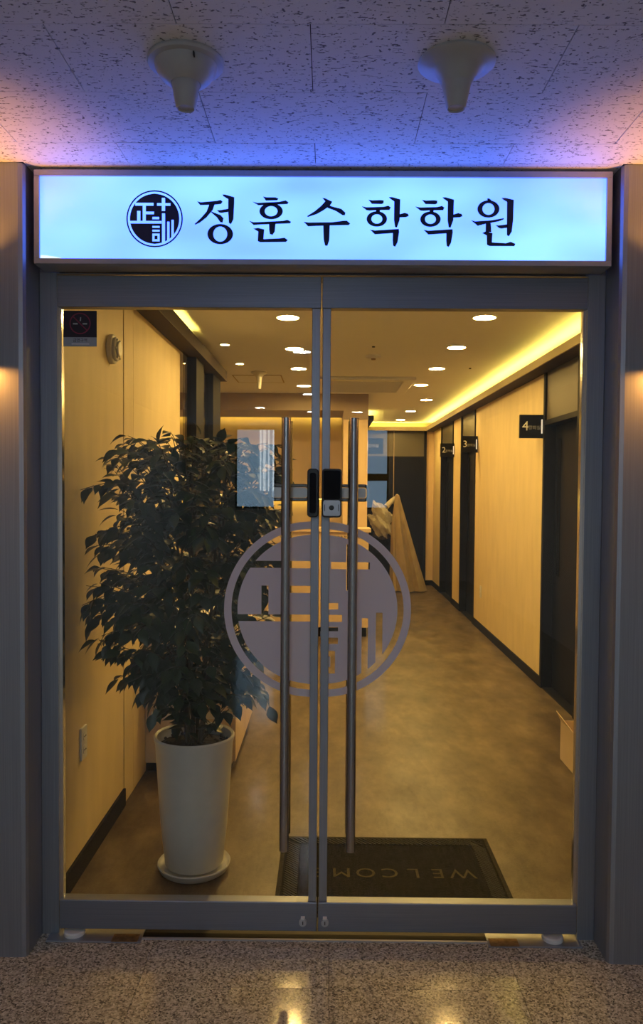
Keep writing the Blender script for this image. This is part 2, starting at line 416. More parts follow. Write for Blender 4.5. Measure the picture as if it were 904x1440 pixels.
def glass_leaf(n, s, label):
    t = sthing('door_%d' % n, (s*.45, 0, .03), label); t['category'] = 'door'
    x0, x1 = sorted((s*.002, s*.8935))
    obj('top_rail', B(x0, x1, -.022, .022, 2.171, 2.276), 'steel_h', t, bevel=.002)
    obj('bottom_rail', B(x0, x1, -.022, .022, .032, .134), 'steel_h', t, bevel=.003)
    obj('meeting_stile', B(*sorted((s*.004, s*.032)), -.016, .016, .134, 2.171), 'steel', t, bevel=.002)
    obj('outer_stile', B(*sorted((s*.882, s*.893)), -.012, .012, .134, 2.171), 'polished', t)
    obj('pane', B(*sorted((s*.02, s*.886)), -.005, .005, .13, 2.175), 'glass', t)
    # frosted half emblem
    if s < 0: bm = scan_emblem(-.0251, 1.148, PXM, 124.5, 114, 105.5, rel(EMB, 441.5), -200, 441.5-441.5+3, -.0062, -.0056)
    else: bm = scan_emblem(.0102, 1.148, PXM, 124.5, 114, 105.5, rel(EMBR, 456), -3, 200, -.0062, -.0056, solids=rel(EMBS, 456))
    tag(obj('frosted_emblem', bm, 'frost', t), 'pale frosted vinyl half circle with cut out characters')
    # long pull handles outside and inside
    hx = -.1145 if s < 0 else .1105
    for yy, z1 in ((-.068, 1.798), (.068, 1.798)):
        h = obj('pull_handle', tube([(hx, yy, .338), (hx, yy, z1)], .0158, 20), 'bar', t, smooth=True)
        for zz in (.58, 1.56):
            obj('standoff', tube([(hx, yy*.85, zz), (hx, (.0052 if yy > 0 else -.0052), zz)], .009, 12), 'bar', h, smooth=True)
    # key cylinder in the bottom rail
    kx = s*.038 - (.012 if s < 0 else .012)
    k = obj('key_cylinder', disc_y(bmesh.new(), -.034, -.02, kx, .068, .0125), 'silver', t, smooth=True)
    obj('key_slot', B(kx-.0016, kx+.0016, -.0348, -.0335, .062, .074), 'dark_gap', k)
    obj('cover_cap', B(kx-.007, kx+.007, -.036, -.022, .081, .086), 'white_plastic', k)
    # electronic lock
    if s < 0:
        l = obj('lock_catch', slab_xz(bmesh.new(), rrect(-.044, -.006, 1.466, 1.63, .012), -.052, -.016), 'black_gloss', t, bevel=.003)
        obj('catch_window', slab_xz(bmesh.new(), rrect(-.036, -.014, 1.48, 1.616, .008), -.0535, -.051), 'black', l)
    else:
        l = obj('lock_body', slab_xz(bmesh.new(), rrect(.005, .072, 1.466, 1.63, .012), -.055, -.016), 'black_gloss', t, bevel=.003)
        obj('touch_panel', slab_xz(bmesh.new(), rrect(.010, .067, 1.527, 1.624, .006), -.0565, -.054), 'black', l)
        obj('silver_reader', slab_xz(bmesh.new(), rrect(.010, .067, 1.472, 1.524, .007), -.057, -.054), 'silver', l)
        obj('reader_dot', disc_y(bmesh.new(), -.0585, -.056, .038, 1.499, .0085), 'black_gloss', l)
        bm = bmesh.new(); box(bm, .014, .016, -.058, -.0565, 1.488, 1.51); box(bm, .060, .062, -.058, -.0565, 1.488, 1.51)
        obj('reader_mark', bm, 'dark_gap', l)
    # chrome loop of the lock's inner side
    xa, xb = (-.178, -.04) if s < 0 else (.055, .166)
    pts = [(x, .05, z) for x, z in rrect(xa, xb, 1.524, 1.573, .014)]
    lp = obj('inner_lock_loop', tube(pts, .0062, 10, closed=True), 'dark_steel', t, smooth=True)
    obj('loop_plate', slab_xz(bmesh.new(), rrect(xa+.008, xb-.008, 1.531, 1.566, .008), .049, .052), 'silver', lp)
    obj('loop_post', B(*( (-.06, -.045) if s < 0 else (.06, .075)), .006, .047, 1.535, 1.562), 'silver', lp)
    return t
d1 = glass_leaf(1, -1, 'left glass door leaf with long steel handle and no-smoking sticker')
d2 = glass_leaf(2, 1, 'right glass door leaf with black electronic lock and long steel handle')
# no-smoking sticker on the left leaf
st = obj('sticker', B(-.878, -.764, -.0064, -.0054, 2.0715, 2.161), 'stick_black', d1)
st['label'] = 'black and grey square no smoking sticker'
obj('sticker_band', B(-.878, -.764, -.0064, -.0054, 2.0405, 2.0714), 'stick_grey', st)
bm = ring_xz(bmesh.new(), -.821, 2.118, (.036, .036), (.0325, .0325), -.0068, -.0062)
slab_xz(bm, [(-.8465, 2.1405), (-.8442, 2.143), (-.7955, 2.0955), (-.7978, 2.093)], -.0068, -.0062)
obj('prohibition_ring', bm, 'red', st)
bm = bmesh.new(); box(bm, -.845, -.829, -.0067, -.0062, 2.1145, 2.1195); box(bm, -.812, -.797, -.0067, -.0062, 2.1145, 2.1195)
slab_xz(bm, [(-.822, 2.126), (-.818, 2.126), (-.817, 2.139), (-.820, 2.139)], -.0067, -.0062)
obj('cigarette_mark', bm, 'stick_grey', st)
bm = xform(text_bm('금연구역', .0135, .0002), Matrix.Translation((-.8205, -.0066, 2.0605)) @ UPRIGHT); obj('sticker_text', bm, 'stick_black', st)
obj('sticker_line', B(-.85, -.79, -.0067, -.0062, 2.0475, 2.0495), 'white', st)

# floor plates of the pivot hinges
for s, lab in ((-1, 'dark floor hinge plate with bronze end under the left door leaf'), (1, 'dark floor hinge plate with worn bronze end under the right door leaf')):
    t = thing('floor_hinge', (s*.76, -.03, 0), lab, 'hinge')
    a, b = (-.93, -.605) if s < 0 else (.585, .905)
    obj('cover_plate', B(a, b, -.055, .03, 0, .0085), 'steel', t, bevel=.0015)
    e = (-.705, -.615) if s < 0 else (.592, .69)
    obj('bronze_end', B(*e, -.057, -.012, .0085, .0105), 'bronze', t)
    c = s*.845 if s < 0 else .815
    obj('pivot_cap', lathe([(0, .024), (.032, .024), (.036, .02), (.036, .006), (0, .006)], c, -.008, 28), 'white_plastic', t, smooth=True)

# ------------------------------------------------------------------ lit sign box
sg = thing('sign_box', (0, -.1, 2.29), 'long backlit white sign box with navy emblem and lettering above the doors', 'sign')
bm = bmesh.new(); SF = -.11; z0, z1 = 2.290, 2.593; fx = .938
for q in ((-fx, fx, z0, 2.3075), (-fx, fx, 2.5735, z1), (-fx, -.92, 2.3075, 2.5735), (.92, fx, 2.3075, 2.5735)): box(bm, q[0], q[1], SF, SF+.018, q[2], q[3])
obj('frame', bm, 'frame_grey', sg, bevel=.0012)
bm = bmesh.new(); box(bm, -fx, fx, SF+.018, -.006, z0, z0+.004); box(bm, -fx, fx, SF+.018, -.006, z1-.004, z1); box(bm, -fx, -fx+.004, SF+.018, -.006, z0+.004, z1-.004); box(bm, fx-.004, fx, SF+.018, -.006, z0+.004, z1-.004)
obj('housing', bm, 'frame_grey', sg)
fp = obj('face_panel', B(-.92, .92, SF+.008, SF+.014, 2.3075, 2.5735), 'acrylic', sg)
# drawing units of the lettering -> metres on the face
KX = 1.84/(852-55); SX = lambda px: -.92 + (px-55)*KX
SZ = lambda py: 2.5735 - (py-247.3)*(.266/117.6)
def P(off, pts): return [(SX(off + x/3.767), SZ(265 + y/3.767)) for x, y in pts]
def E_(bm, off, c, ro, ri, ya, yb):
    k = KX/3.767; ring_xz(bm, SX(off + c[0]/3.767), SZ(265 + c[1]/3.767), (ro[0]*k, ro[1]*k), (ri[0]*k, ri[1]*k), ya, yb)
HAK = [[(70,52),(90,56),(130,54),(150,56),(150,70),(140,75),(88,74)], [(35,88),(60,93),(150,90),(175,84),(188,93),(182,106),(120,107),(75,110),(60,108)], [(110,106),(132,106),(130,120),(110,120)],
       [(178,38),(195,38),(238,50),(236,160),(222,200),(212,197),(206,160),(206,60),(185,46)], [(234,130),(262,122),(280,127),(284,138),(270,144),(236,146)],
       [(80,212),(105,217),(205,210),(232,208),(234,225),(226,280),(214,303),(203,298),(200,270),(200,230),(120,236),(105,237)]]
def sh(ps, d): return [[(x+d, y) for x, y in p] for p in ps]
LET = [
 (260, [[(65,65),(85,70),(170,62),(190,57),(200,66),(192,78),(160,82),(95,84),(80,84)], [(130,80),(158,80),(148,110),(115,150),(80,178),(55,190),(52,186),(85,155),(115,120)],
        [(140,118),(155,125),(190,138),(205,155),(200,178),(188,176),(170,150),(140,124)], [(200,28),(212,28),(262,42),(262,70),(258,160),(245,186),(234,180),(230,120),(230,52),(203,36)],
        [(170,112),(185,112),(232,104),(232,120),(195,126),(182,124)]], [((188,240),(68,53),(37,40))]),
 (260, [[(415,38),(435,42),(480,42),(496,48),(490,57),(430,59)], [(360,66),(385,72),(500,66),(535,58),(550,68),(545,77),(480,80),(390,84)],
        [(342,168),(365,176),(520,168),(545,162),(564,172),(560,180),(480,184),(390,188),(365,190)], [(447,182),(482,182),(478,225),(466,243),(452,238),(448,215)],
        [(365,210),(390,206),(422,214),(418,266),(500,262),(530,258),(547,270),(538,280),(400,282),(388,276),(390,225)]], [((458,116),(62,42),(34,27))]),
 (260, [[(730,44),(745,46),(782,64),(770,85),(735,110),(700,130),(652,146),(650,141),(690,115),(725,85),(745,62)], [(765,84),(790,92),(830,102),(852,122),(850,135),(838,136),(800,112),(757,96)],
        [(632,172),(655,176),(780,174),(840,166),(860,165),(878,180),(870,188),(780,190),(690,194),(655,196)], [(735,190),(770,190),(768,270),(758,300),(745,298),(738,265)]], []),
 (500, HAK, [((115,155),(54,40),(29,25))]),
 (500, sh(HAK, 284), [((399,155),(54,40),(29,25))]),
 (500, [[(697,45),(706,42),(720,52),(714,60),(702,58)], [(615,160),(635,166),(720,160),(785,148),(788,153),(760,165),(700,176),(660,186),(650,189)], [(692,176),(718,174),(722,222),(692,224)],
        [(675,228),(690,220),(728,228),(726,278),(800,282),(825,274),(850,285),(845,297),(715,297),(700,290),(698,240)], [(745,185),(760,187),(810,180),(810,198),(775,203),(762,200)],
        [(775,40),(795,40),(838,50),(836,160),(830,220),(815,245),(805,238),(804,190),(803,60),(782,48)]], [((705,99),(58,45),(32,31))]),
]
def letter_bm(k, ya, yb):
    off, polys, rings = LET[k]; bm = bmesh.new()
    for p in polys: slab_xz(bm, P(off, p), ya, yb)
    for c, ro, ri in rings: E_(bm, off, c, ro, ri, ya, yb)
    return bm
for k in range(6): obj('letter', letter_bm(k, SF+.0062, SF+.0085), 'letter', fp)
SE = [(90,168,106,118),(98,112,140,190),(122,135,106,190),(135,170,143,154),(60,203,182,193),(183,240,107,118),(203,217,85,140),(163,192,165,175),(163,194,203,211),(163,194,219,227),(163,194,235,268),(204,217,150,290),(226,236,185,290),(244,254,177,290)]
SS = [(172,185,244,259)]
rr = lambda rs: [(a-172.5, b-172.5, c-173, d-173) for a, b, c, d in rs]
obj('emblem', scan_emblem(SX(160+172.5/3.013), SZ(250+173/3.013), KX/3.013, 120, 114, 105, rr(SE), -300, 300, SF+.0062, SF+.0085, step=2, solids=rr(SS)), 'letter', fp)
tag(fp.children[-1], 'round navy emblem with cut out characters')
# pale peeled corner of the film
M['peel'] = emit('bare_acrylic', (.75, .98, 1.0), 1.0)
obj('peeled_corner', slab_xz(bmesh.new(), [(-.918, 2.309), (-.85, 2.309), (-.868, 2.3135), (-.90, 2.3175), (-.918, 2.3185)], SF+.0065, SF+.0078), 'peel', fp)

# ------------------------------------------------------------------ ceiling funnels above the sign
def funnel(x, prof, label, name='ceiling_fixture'):
    t = thing(name, (x, -.735, HC), label, 'ceiling fixture')
    obj('dish', lathe([(r, HC+z) for r, z in prof[0]], x, -.735, 44), 'fixture', t, smooth=True)
    obj('nozzle', lathe([(r, HC+z) for r, z in prof[1]], x, -.735, 32), 'fixture', t, smooth=True)
    return t
t = funnel(-.328, ([(.091, 0), (.093, -.006), (.090, -.012), (.076, -.014), (.073, -.024), (.062, -.042), (.045, -.055), (.037, -.058), (.034, -.056)], [(.036, -.05), (.034, -.06), (.024, -.112), (.021, -.116), (.018, -.112), (0, -.112)]), 'white stepped funnel ceiling fixture above the sign emblem')
obj('screw_slot', B(-.2975, -.2945, -.81, -.80, HC-.028, HC-.018), 'dark_gap', t)
funnel(.33, ([(.092, 0), (.094, -.006), (.090, -.010), (.072, -.014), (.054, -.024), (.043, -.040), (.037, -.054), (.035, -.056)], [(.037, -.05), (.034, -.062), (.024, -.110), (.021, -.114), (.018, -.110), (0, -.110)]), 'white smooth trumpet-shaped ceiling fixture right of the sign centre')

# wall sconces just beyond either side of the frame: their beams graze the steel
for s in (-1, 1):
    x = s*1.15
    t = thing('wall_sconce', (x, YF-.05, 2.1), 'dark up and down wall sconce on the steel wall %s of the entrance' % ('left' if s < 0 else 'right'), 'wall lamp')
    bm = bmesh.new()
    n = 24; R_ = .045
    lathe([(R_, 1.96), (R_, 2.25), (R_-.004, 2.25), (R_-.004, 1.96), (R_, 1.96)], x, YF-.10, n, bm)
    obj('shade', bm, 'black', t, smooth=True); obj('bracket', B(x-.03, x+.03, YF-.06, YF, 2.05, 2.15), 'black', t)
    obj('lamp', lathe([(0, 2.07), (.035, 2.07), (.035, 2.14), (0, 2.14)], x, YF-.10, 16), emit('sconce_lamp', (1, .55, .18), 6), t)
    for zz, rx in ((2.245, PI), (1.965, 0)):
        ld = bpy.data.lights.new('sconce_beam', 'SPOT'); ld.energy = SCONCE; ld.color = (1, .40, .07); ld.spot_size = 3.1 if rx == 0 else 2.2; ld.spot_blend = .12 if rx == 0 else .35; ld.shadow_soft_size = .03
        lo = bpy.data.objects.new('sconce_beam', ld); C.objects.link(lo); lo.parent = t; lo.location = Vector((x, YF-.10, zz)) - Vector((x, YF-.05, 2.1)); lo.rotation_euler = (rx, 0, 0)

# ------------------------------------------------------------------ academy corridor: shell
f2 = struct('floor.001', B(-2.9, 2.0, 0.0, 9.9, -.05, 0.0), 'vinyl', 'mottled brown vinyl floor inside the glass doors')
struct('ceiling.001', B(-2.9, 2.0, .1, 9.95, ZC, ZC+.06), 'paint', 'cream painted ceiling of the academy corridor')
struct('wall_front', B(-W, W, .1, .11, 2.285, ZC), 'paint')
# right wall, built panel by panel between the doors
DOORS = [(2.573, 3.449), (6.267, 7.218), (7.833, 8.951)]
wr = sthing('wall_right', (XR, 0, 0), 'cream papered right wall of the corridor')
segs = [(.1, 2.573), (3.449, 6.267), (7.218, 7.833), (8.951, 9.645), (9.645, 9.80)]
for a, b in segs: obj('wall_panel', B(XR, XR+.14, a+.0015, b-.0015, 0, ZS+.06), 'cream_wall' if b < 9.7 else 'tan_wall', wr)
obj('wall_core', B(XR+.13, XR+.2, .1, 9.8, 0, ZC), 'black', wr)
for k, (a, b) in enumerate(((.1, 2.573), (3.449, 6.267), (7.218, 7.833), (8.951, 9.80))):
    struct('baseboard_right' if k == 0 else 'baseboard_right.%03d' % k, B(XR-.012, XR, a, b, 0, .08), 'black')
# cove trough on the right: fascia, soffit, LED strip
t = sthing('trim_5', (1.65, 5, ZS), 'brown light cove running along the right wall')
obj('fascia', B(1.572, 1.584, .1, 9.62, ZS, 2.53), 'brown', t); obj('soffit', B(1.584, XR, .1, 9.62, ZS, ZS+.012), 'soffit', t)
obj('led_strip', B(1.60, 1.615, .3, 9.6, 2.519, 2.527), 'cove', t)
# end wall, its cove and the black double door
struct('wall_end', B(.45, XR+.2, 9.80, 9.9, 0, ZC), 'tan_wall')
t = sthing('trim_6', (1.1, 9.7, ZS), 'light cove over the end wall')
obj('fascia', B(.62, 1.572, 9.62, 9.632, ZS, 2.53), 'brown', t); obj('soffit', B(.62, XR, 9.632, 9.8, ZS, ZS+.012), 'soffit', t)
obj('led_strip', B(.64, 1.56, 9.65, 9.665, 2.519, 2.527), 'cove', t)
dn = sthing('door_6', (1.03, 9.78, 0), 'black end door with transom at the end of the corridor'); dn['category'] = 'door'
obj('door_leaf', B(1.06, 1.56, 9.765, 9.785, .01, 2.04), 'door_black', dn); obj('side_leaf', B(.48, 1.04, 9.765, 9.785, .01, 2.04), 'door_black', dn)
obj('transom', B(.48, 1.56, 9.77, 9.785, 2.07, ZS), 'transom', dn)
bm = bmesh.new(); box(bm, 1.56, 1.60, 9.75, 9.8, 0, ZS); box(bm, .46, 1.6, 9.755, 9.8, 2.04, 2.07); box(bm, 1.04, 1.06, 9.76, 9.8, 0, 2.04)
obj('door_frame', bm, 'black', dn); obj('pale_edge', B(1.072, 1.082, 9.752, 9.765, 1.3, ZS), 'brown', dn)
struct('baseboard_end', B(1.60, XR, 9.788, 9.80, 0, .08), 'black')
# doors in the right wall
for k, (a, b) in enumerate(DOORS):
    lab = ('nearest black classroom door on the right wall', 'second black classroom door along the right wall', 'farthest black classroom door along the right wall')[k]
    t = sthing('door_%d' % (k+3), (XR, (a+b)/2, 0), lab); t['category'] = 'door'
    bm = bmesh.new(); box(bm, XR-.012, XR+.12, a, a+.045, 0, ZS+.02); box(bm, XR-.012, XR+.12, b-.045, b, 0, ZS+.02); box(bm, XR-.012, XR+.12, a+.045, b-.045, 2.06, 2.1)
    obj('door_frame', bm, 'black', t, bevel=.002)
    obj('transom_panel', B(XR+.004, XR+.02, a+.045, b-.045, 2.1, ZS+.02), 'transom', t)
    lf = obj('door_leaf', B(XR+.075, XR+.115, a+.047, b-.047, .008, 2.058), 'door_black', t)
    obj('vision_strip', B(XR+.072, XR+.076, b-.2, b-.12, .9, 1.95), 'black_gloss', lf)
    h = obj('door_handle', disc_x(bmesh.new(), XR+.055, XR+.076, a+.11, 1.0, .026), 'bar', lf, smooth=True)
    obj('floor_sill', B(XR, XR+.12, a+.045, b-.045, 0, .007), 'black', t)
# blade signs over the doors
def blade(x1, y, z0, z1, digit, label, flip=False):
    wd = .187; xa, xb = (x1-wd, x1) if not flip else (x1, x1+wd)
    t = thing('room_sign', (x1, y, z0), label, 'sign', None)
    obj('plate', B(xa, xb, y-.012, y+.012, z0, z1), 'black', t, bevel=.001)
    zc = (z0+z1)/2
    if not flip:
        bm = xform(text_bm(digit, .105, .001), Matrix.Translation((xa+.045, y-.0135, zc)) @ UPRIGHT); obj('digit', bm, 'white', t)
        bm = xform(text_bm('강의실', .036, .001), Matrix.Translation((xa+.115, y-.0135, zc-.012)) @ UPRIGHT); obj('room_text', bm, 'silver', t)
        obj('lit_edge', B(xb-.019, xb-.008, y-.0145, y-.012, zc-.055, zc+.055), 'sign_bar', t)
    else:
        bm = xform(text_bm('강의실', .045, .001), Matrix.Translation((xa+.075, y-.0135, zc+.0)) @ UPRIGHT); obj('room_text', bm, 'silver', t)
        obj('lit_edge', B(xa+.001, xa+.012, y-.0145, y-.012, zc-.055, zc+.055), 'sign_bar', t)
    return t
blade(XR-.004, 3.475, 1.965, 2.148, '4', 'black blade sign reading 4 beside the nearest classroom door')
blade(XR-.004, 6.15, 1.972, 2.157, '3', 'black blade sign reading 3 beside the second classroom door')
blade(XR-.004, 7.76, 1.984, 2.166, '2', 'black blade sign reading 2 beside the farthest classroom door')
blade(.466, 6.2, 1.95, 2.13, '1', 'black blade sign on the pilaster beside the reception desk', flip=True)
# left wall: papered panels with dark recessed joints, then posts with glass
wl = sthing('wall_left', (XL, 0, 0), 'cream papered left wall beside the potted plant')
obj('wall_core', B(XL-.15, XL-.012, .1, 2.52, 0, ZC), 'dark_gap', wl)
for a, b in ((.02, 1.094), (1.112, 1.290), (1.2935, 2.53)): obj('wall_panel', B(XL-.03, XL, a, b, 0, ZS+.02), 'cream_wall', wl)
obj('panel_end', B(XL-.15, XL-.03, 2.52, 2.53, 0, ZC), 'cream_wall', wl)
struct('baseboard_left', B(XL, XL+.012, .1, 1.094, 0, .085), 'black')
t = sthing('trim_7', (-.9, 2, ZS), 'dark soffit and light cove along the left wall')
obj('soffit', B(XL, -.862, .1, 4.04, ZS, ZS+.012), 'soffit', t); obj('fascia', B(-.862, -.85, .1, 4.04, ZS, 2.556), 'soffit', t)
obj('led_strip', B(-.895, -.88, .3, 2.5, 2.519, 2.527), 'cove', t)
pt = sthing('window_3', (-.93, 3.3, 0), 'glass partition between black posts left of the corridor')
for a, b in ((2.79, 3.11), (3.58, 4.0)): obj('post', B(XL, XL+.066, a, b, 0, ZS), 'black', pt)
for a, b in ((2.53, 2.79), (3.11, 3.58)): obj('pane', B(XL+.02, XL+.026, a, b, .1, ZS), 'glass_dark', pt)
bm = bmesh.new(); box(bm, XL, XL+.05, 2.53, 2.79, 0, .1); box(bm, XL, XL+.05, 3.11, 3.58, 0, .1); obj('sill', bm, 'black', pt)
# lobby to the left: side wall, back wall, bulkhead, pilaster
struct('wall_lobby_left', B(-2.9, -2.8, 2.4, 7.0, 0, ZC), 'tan_wall')
struct('wall_lobby_front', B(-2.8, XL-.15, 2.4, 2.5, 0, ZC), 'tan_wall')
struct('wall_reception', B(-2.8, .30, 6.9, 7.0, 0, ZC), 'tan_wall', 'tan back wall behind the reception desk')
t = sthing('trim_8', (-.9, 5.9, 2.41), 'dropped brown bulkhead over the reception desk')
obj('bulkhead', B(-2.8, .467, 5.917, 6.80, 2.413, ZC), 'brown', t); obj('bulkhead_end', B(.192, .467, 5.917, 6.05, 2.317, 2.413), 'brown', t)
obj('led_strip', B(-2.7, .18, 6.84, 6.85, 2.42, 2.428), 'cove_soft', t)
struct('wall_pilaster', B(.192, .462, 5.93, 6.9, 0, 2.413), 'tan_wall', 'tan pilaster at the right end of the reception')
struct('wall_corridor_left', B(.30, .462, 6.9, 9.8, 0, ZC), 'tan_wall')
t = sthing('trim_9', (.55, 8.5, ZS), 'short light cove on the left side of the far corridor')
obj('fascia', B(.62, .632, 7.75, 9.62, ZS, 2.53), 'soffit', t); obj('soffit', B(.462, .62, 7.75, 9.8, ZS, ZS+.012), 'soffit', t); obj('end_cap', B(.462, .632, 7.74, 7.75, ZS, 2.53), 'black', t)
obj('led_strip', B(.58, .595, 7.78, 9.6, 2.519, 2.527), 'cove', t)
t = sthing('trim_10', (-.9, 6.88, 1.42), 'ledge with a light line on the reception back wall')
obj('ledge', B(-2.7, .185, 6.80, 6.9, 1.425, 1.465), 'tan_wall', t); obj('led_strip', B(-2.6, .17, 6.83, 6.845, 1.419, 1.425), 'cove_soft', t)
# dark characters on the reception wall
t = thing('wall_lettering', (-.6, 6.9, 1.9), 'dark wall lettering behind the reception desk', 'lettering')
for k in range(6):
    bm = letter_bm(k, 0, .01); s_ = .72
    cx_ = (SX(275)+SX(727))/2
    xform(bm, Matrix.Translation((-.885, 6.886, 1.92)) @ Matrix.Scale(s_, 4) @ Matrix.Translation((-cx_, 0, -SZ(308))))
    obj('letter', bm, 'letter', t)

# ------------------------------------------------------------------ lights in the academy ceiling
def downlight(x, y, z, r, m, label, group, name='downlight'):
    t = thing(name, (x, y, z), label, 'ceiling light', group)
    bm = lathe([(r*1.16, z), (r*1.16, z-.004), (r, z-.006), (r, z-.001), (r*1.16, z)], x, y, 28)
    obj('trim_ring', bm, 'white_plastic', t, smooth=True)
    obj('diffuser', lathe([(0, z-.003), (r, z-.003), (r, z-.0005), (0, z-.0005)], x, y, 28), m, t)
    return t
RG, LG = 'recessed lights of the right row', 'recessed lights of the left row'
ordn = ('nearest', 'second', 'third', 'fourth', 'fifth', 'sixth', 'farthest')
p0 = downlight(.962, 2.06, ZC, .066, 'down_in', 'nearest recessed light of the right-hand ceiling row', RG)
for k, (x, y) in enumerate(((.96, 3.06), (.957, 4.07), (.95, 5.14), (1.17, 6.45), (1.13, 7.8), (1.117, 9.12))):
    copy_tree(p0, (x, y, ZC), '%s recessed light of the right-hand ceiling row' % ordn[k+1], RG)
for k, (x, y) in enumerate(((-.225, 2.09), (-.231, 3.154), (-.236, 4.121), (-.227, 5.25))):
    copy_tree(p0, (x, y, ZC), '%s recessed light of the left-hand ceiling row' % ('nearest', 'second', 'third', 'farthest')[k], LG)
M['spot_in'] = emit('small_lamp_warm', WARM, 60)
s0 = downlight(-.73, 3.0, ZC, .034, 'spot_in', 'nearer small recessed spot on the left of the ceiling', 'small spots')
copy_tree(s0, (-.721, 3.87, ZC), 'farther small recessed spot on the left of the ceiling', 'small spots')
h0 = downlight(-.18, -3.3, HC, .066, 'down_out', 'recessed hall light nearest to the doors behind the viewer', 'hall lights')
for x, y, l in ((-.2, -6.0, 'middle'), (-.2, -8.0, 'far centre'), (.42, -8.0, 'far right'), (-.87, -7.5, 'far left')):
    copy_tree(h0, (x, y, HC), 'recessed hall light, %s one behind the viewer' % l, 'hall lights')

# cassette air conditioner, hatch, sensors
t = thing('ceiling_air_conditioner', (.37, 5.2, ZC), 'cream ceiling cassette air conditioner above the corridor', 'air conditioner')
bm = bmesh.new()
for q in ((-.1, .84, 4.60, 4.72), (-.1, .84, 5.6, 5.70), (-.1, .02, 4.72, 5.6), (.74, .84, 4.72, 5.6)): box(bm, *q, ZC-.028, ZC)
obj('panel', bm, 'paint', t, bevel=.006); obj('grille_back', B(.02, .74, 4.72, 5.6, ZC-.004, ZC), 'brown', t)
for k in range(14): obj('grille_slat', B(.03, .73, 4.76+k*.06, 4.772+k*.06, ZC-.022, ZC-.006), 'paint', t)
obj('louver', B(.05, .71, 4.63, 4.69, ZC-.033, ZC-.028), 'white_plastic', t)
t = thing('access_hatch', (-.64, 4.78, ZC), 'flat cream ceiling hatch with a thin outline', 'hatch')
bm = bmesh.new()
for q in ((-.87, -.41, 4.54, 4.552), (-.87, -.41, 5.03, 5.042), (-.87, -.858, 4.552, 5.03), (-.422, -.41, 4.552, 5.03)): box(bm, *q, ZC-.004, ZC)
obj('rim', bm, 'brown', t); obj('hatch_panel', B(-.858, -.422, 4.552, 5.03, ZC-.003, ZC), 'paint', t)
t = thing('ceiling_fixture', (-.6, 4.35, ZC), 'small pale funnel fixture hanging from the ceiling near the hatch', 'ceiling fixture')
obj('dish', lathe([(.075, ZC), (.075, ZC-.01), (.04, ZC-.03), (.03, ZC-.045), (.0, ZC-.045)], -.6, 4.35, 28), 'white_plastic', t, smooth=True)
obj('nozzle', lathe([(.028, ZC-.04), (.018, ZC-.15), (0, ZC-.15)], -.6, 4.35, 20), 'white_plastic', t, smooth=True)
t = thing('ceiling_sensor', (.375, 3.45, ZC), 'pale round sensor on the ceiling ahead of the air conditioner', 'sensor')
obj('base', lathe([(.06, ZC), (.06, ZC-.012), (.048, ZC-.022), (0, ZC-.024)], .375, 3.45, 28), 'paint', t, smooth=True)
obj('eye', lathe([(.02, ZC-.02), (.016, ZC-.034), (0, ZC-.036)], .375, 3.45, 16), 'brown', t, smooth=True)
t = thing('ceiling_sensor.001', (.352, 3.05, ZC), 'tiny dark dot sensor on the ceiling nearer the doors', 'sensor')
obj('dot', lathe([(.012, ZC), (.011, ZC-.008), (0, ZC-.009)], .352, 3.05, 14), 'dark_gap', t, smooth=True)
t = thing('ceiling_sensor.002', (1.24, 4.05, ZC), 'tiny dark dot sensor beside the right light row', 'sensor')
obj('dot', lathe([(.01, ZC), (.009, ZC-.008), (0, ZC-.009)], 1.24, 4.05, 14), 'dark_gap', t, smooth=True)
# fire detector and outlets on the walls
t = thing('wall_alarm', (XL, .87, 2.185), 'round cream alarm on the left wall near the no-smoking sticker', 'alarm')
obj('base', disc_x(bmesh.new(), XL, XL+.022, .87, 2.185, .066), 'white_plastic', t, bevel=.004)
obj('rim', disc_x(bmesh.new(), XL+.022, XL+.036, .87, 2.185, .054), 'white_plastic', t, bevel=.004)
obj('dome', disc_x(bmesh.new(), XL+.036, XL+.048, .87, 2.185, .036), 'white_plastic', t, bevel=.005)
for k in range(6):
    a = k*PI/3; obj('fin', B(XL+.036, XL+.044, .87+.045*math.cos(a)-.004, .87+.045*math.cos(a)+.004, 2.185+.045*math.sin(a)-.004, 2.185+.045*math.sin(a)+.004), 'white_plastic', t)
def outlet(x, y, z, s, label, n=2):
    t = thing('wall_outlet', (x, y, z), label, 'outlet')
    obj('plate', B(*sorted((x, x+s*.009)), y-.036, y+.036, z-.066, z+.066), 'white_plastic', t, bevel=.002)
    for k in range(n):
        zz = z + (k-.5)*.055
        so = obj('socket', disc_x(bmesh.new(), x+s*.008, x+s*.011, y, zz, .019), 'white_plastic', t)
        bm = bmesh.new()
        for dy in (-.008, .008): disc_x(bm, x+s*.0105, x+s*.0125, y+dy, zz, .0028, 10)
        obj('pin_hole', bm, 'dark_gap', so)
outlet(XL, .463, .522, 1, 'white double outlet low on the left wall by the plant')
outlet(XR, 5.86, .43, -1, 'small white outlet low on the right wall')

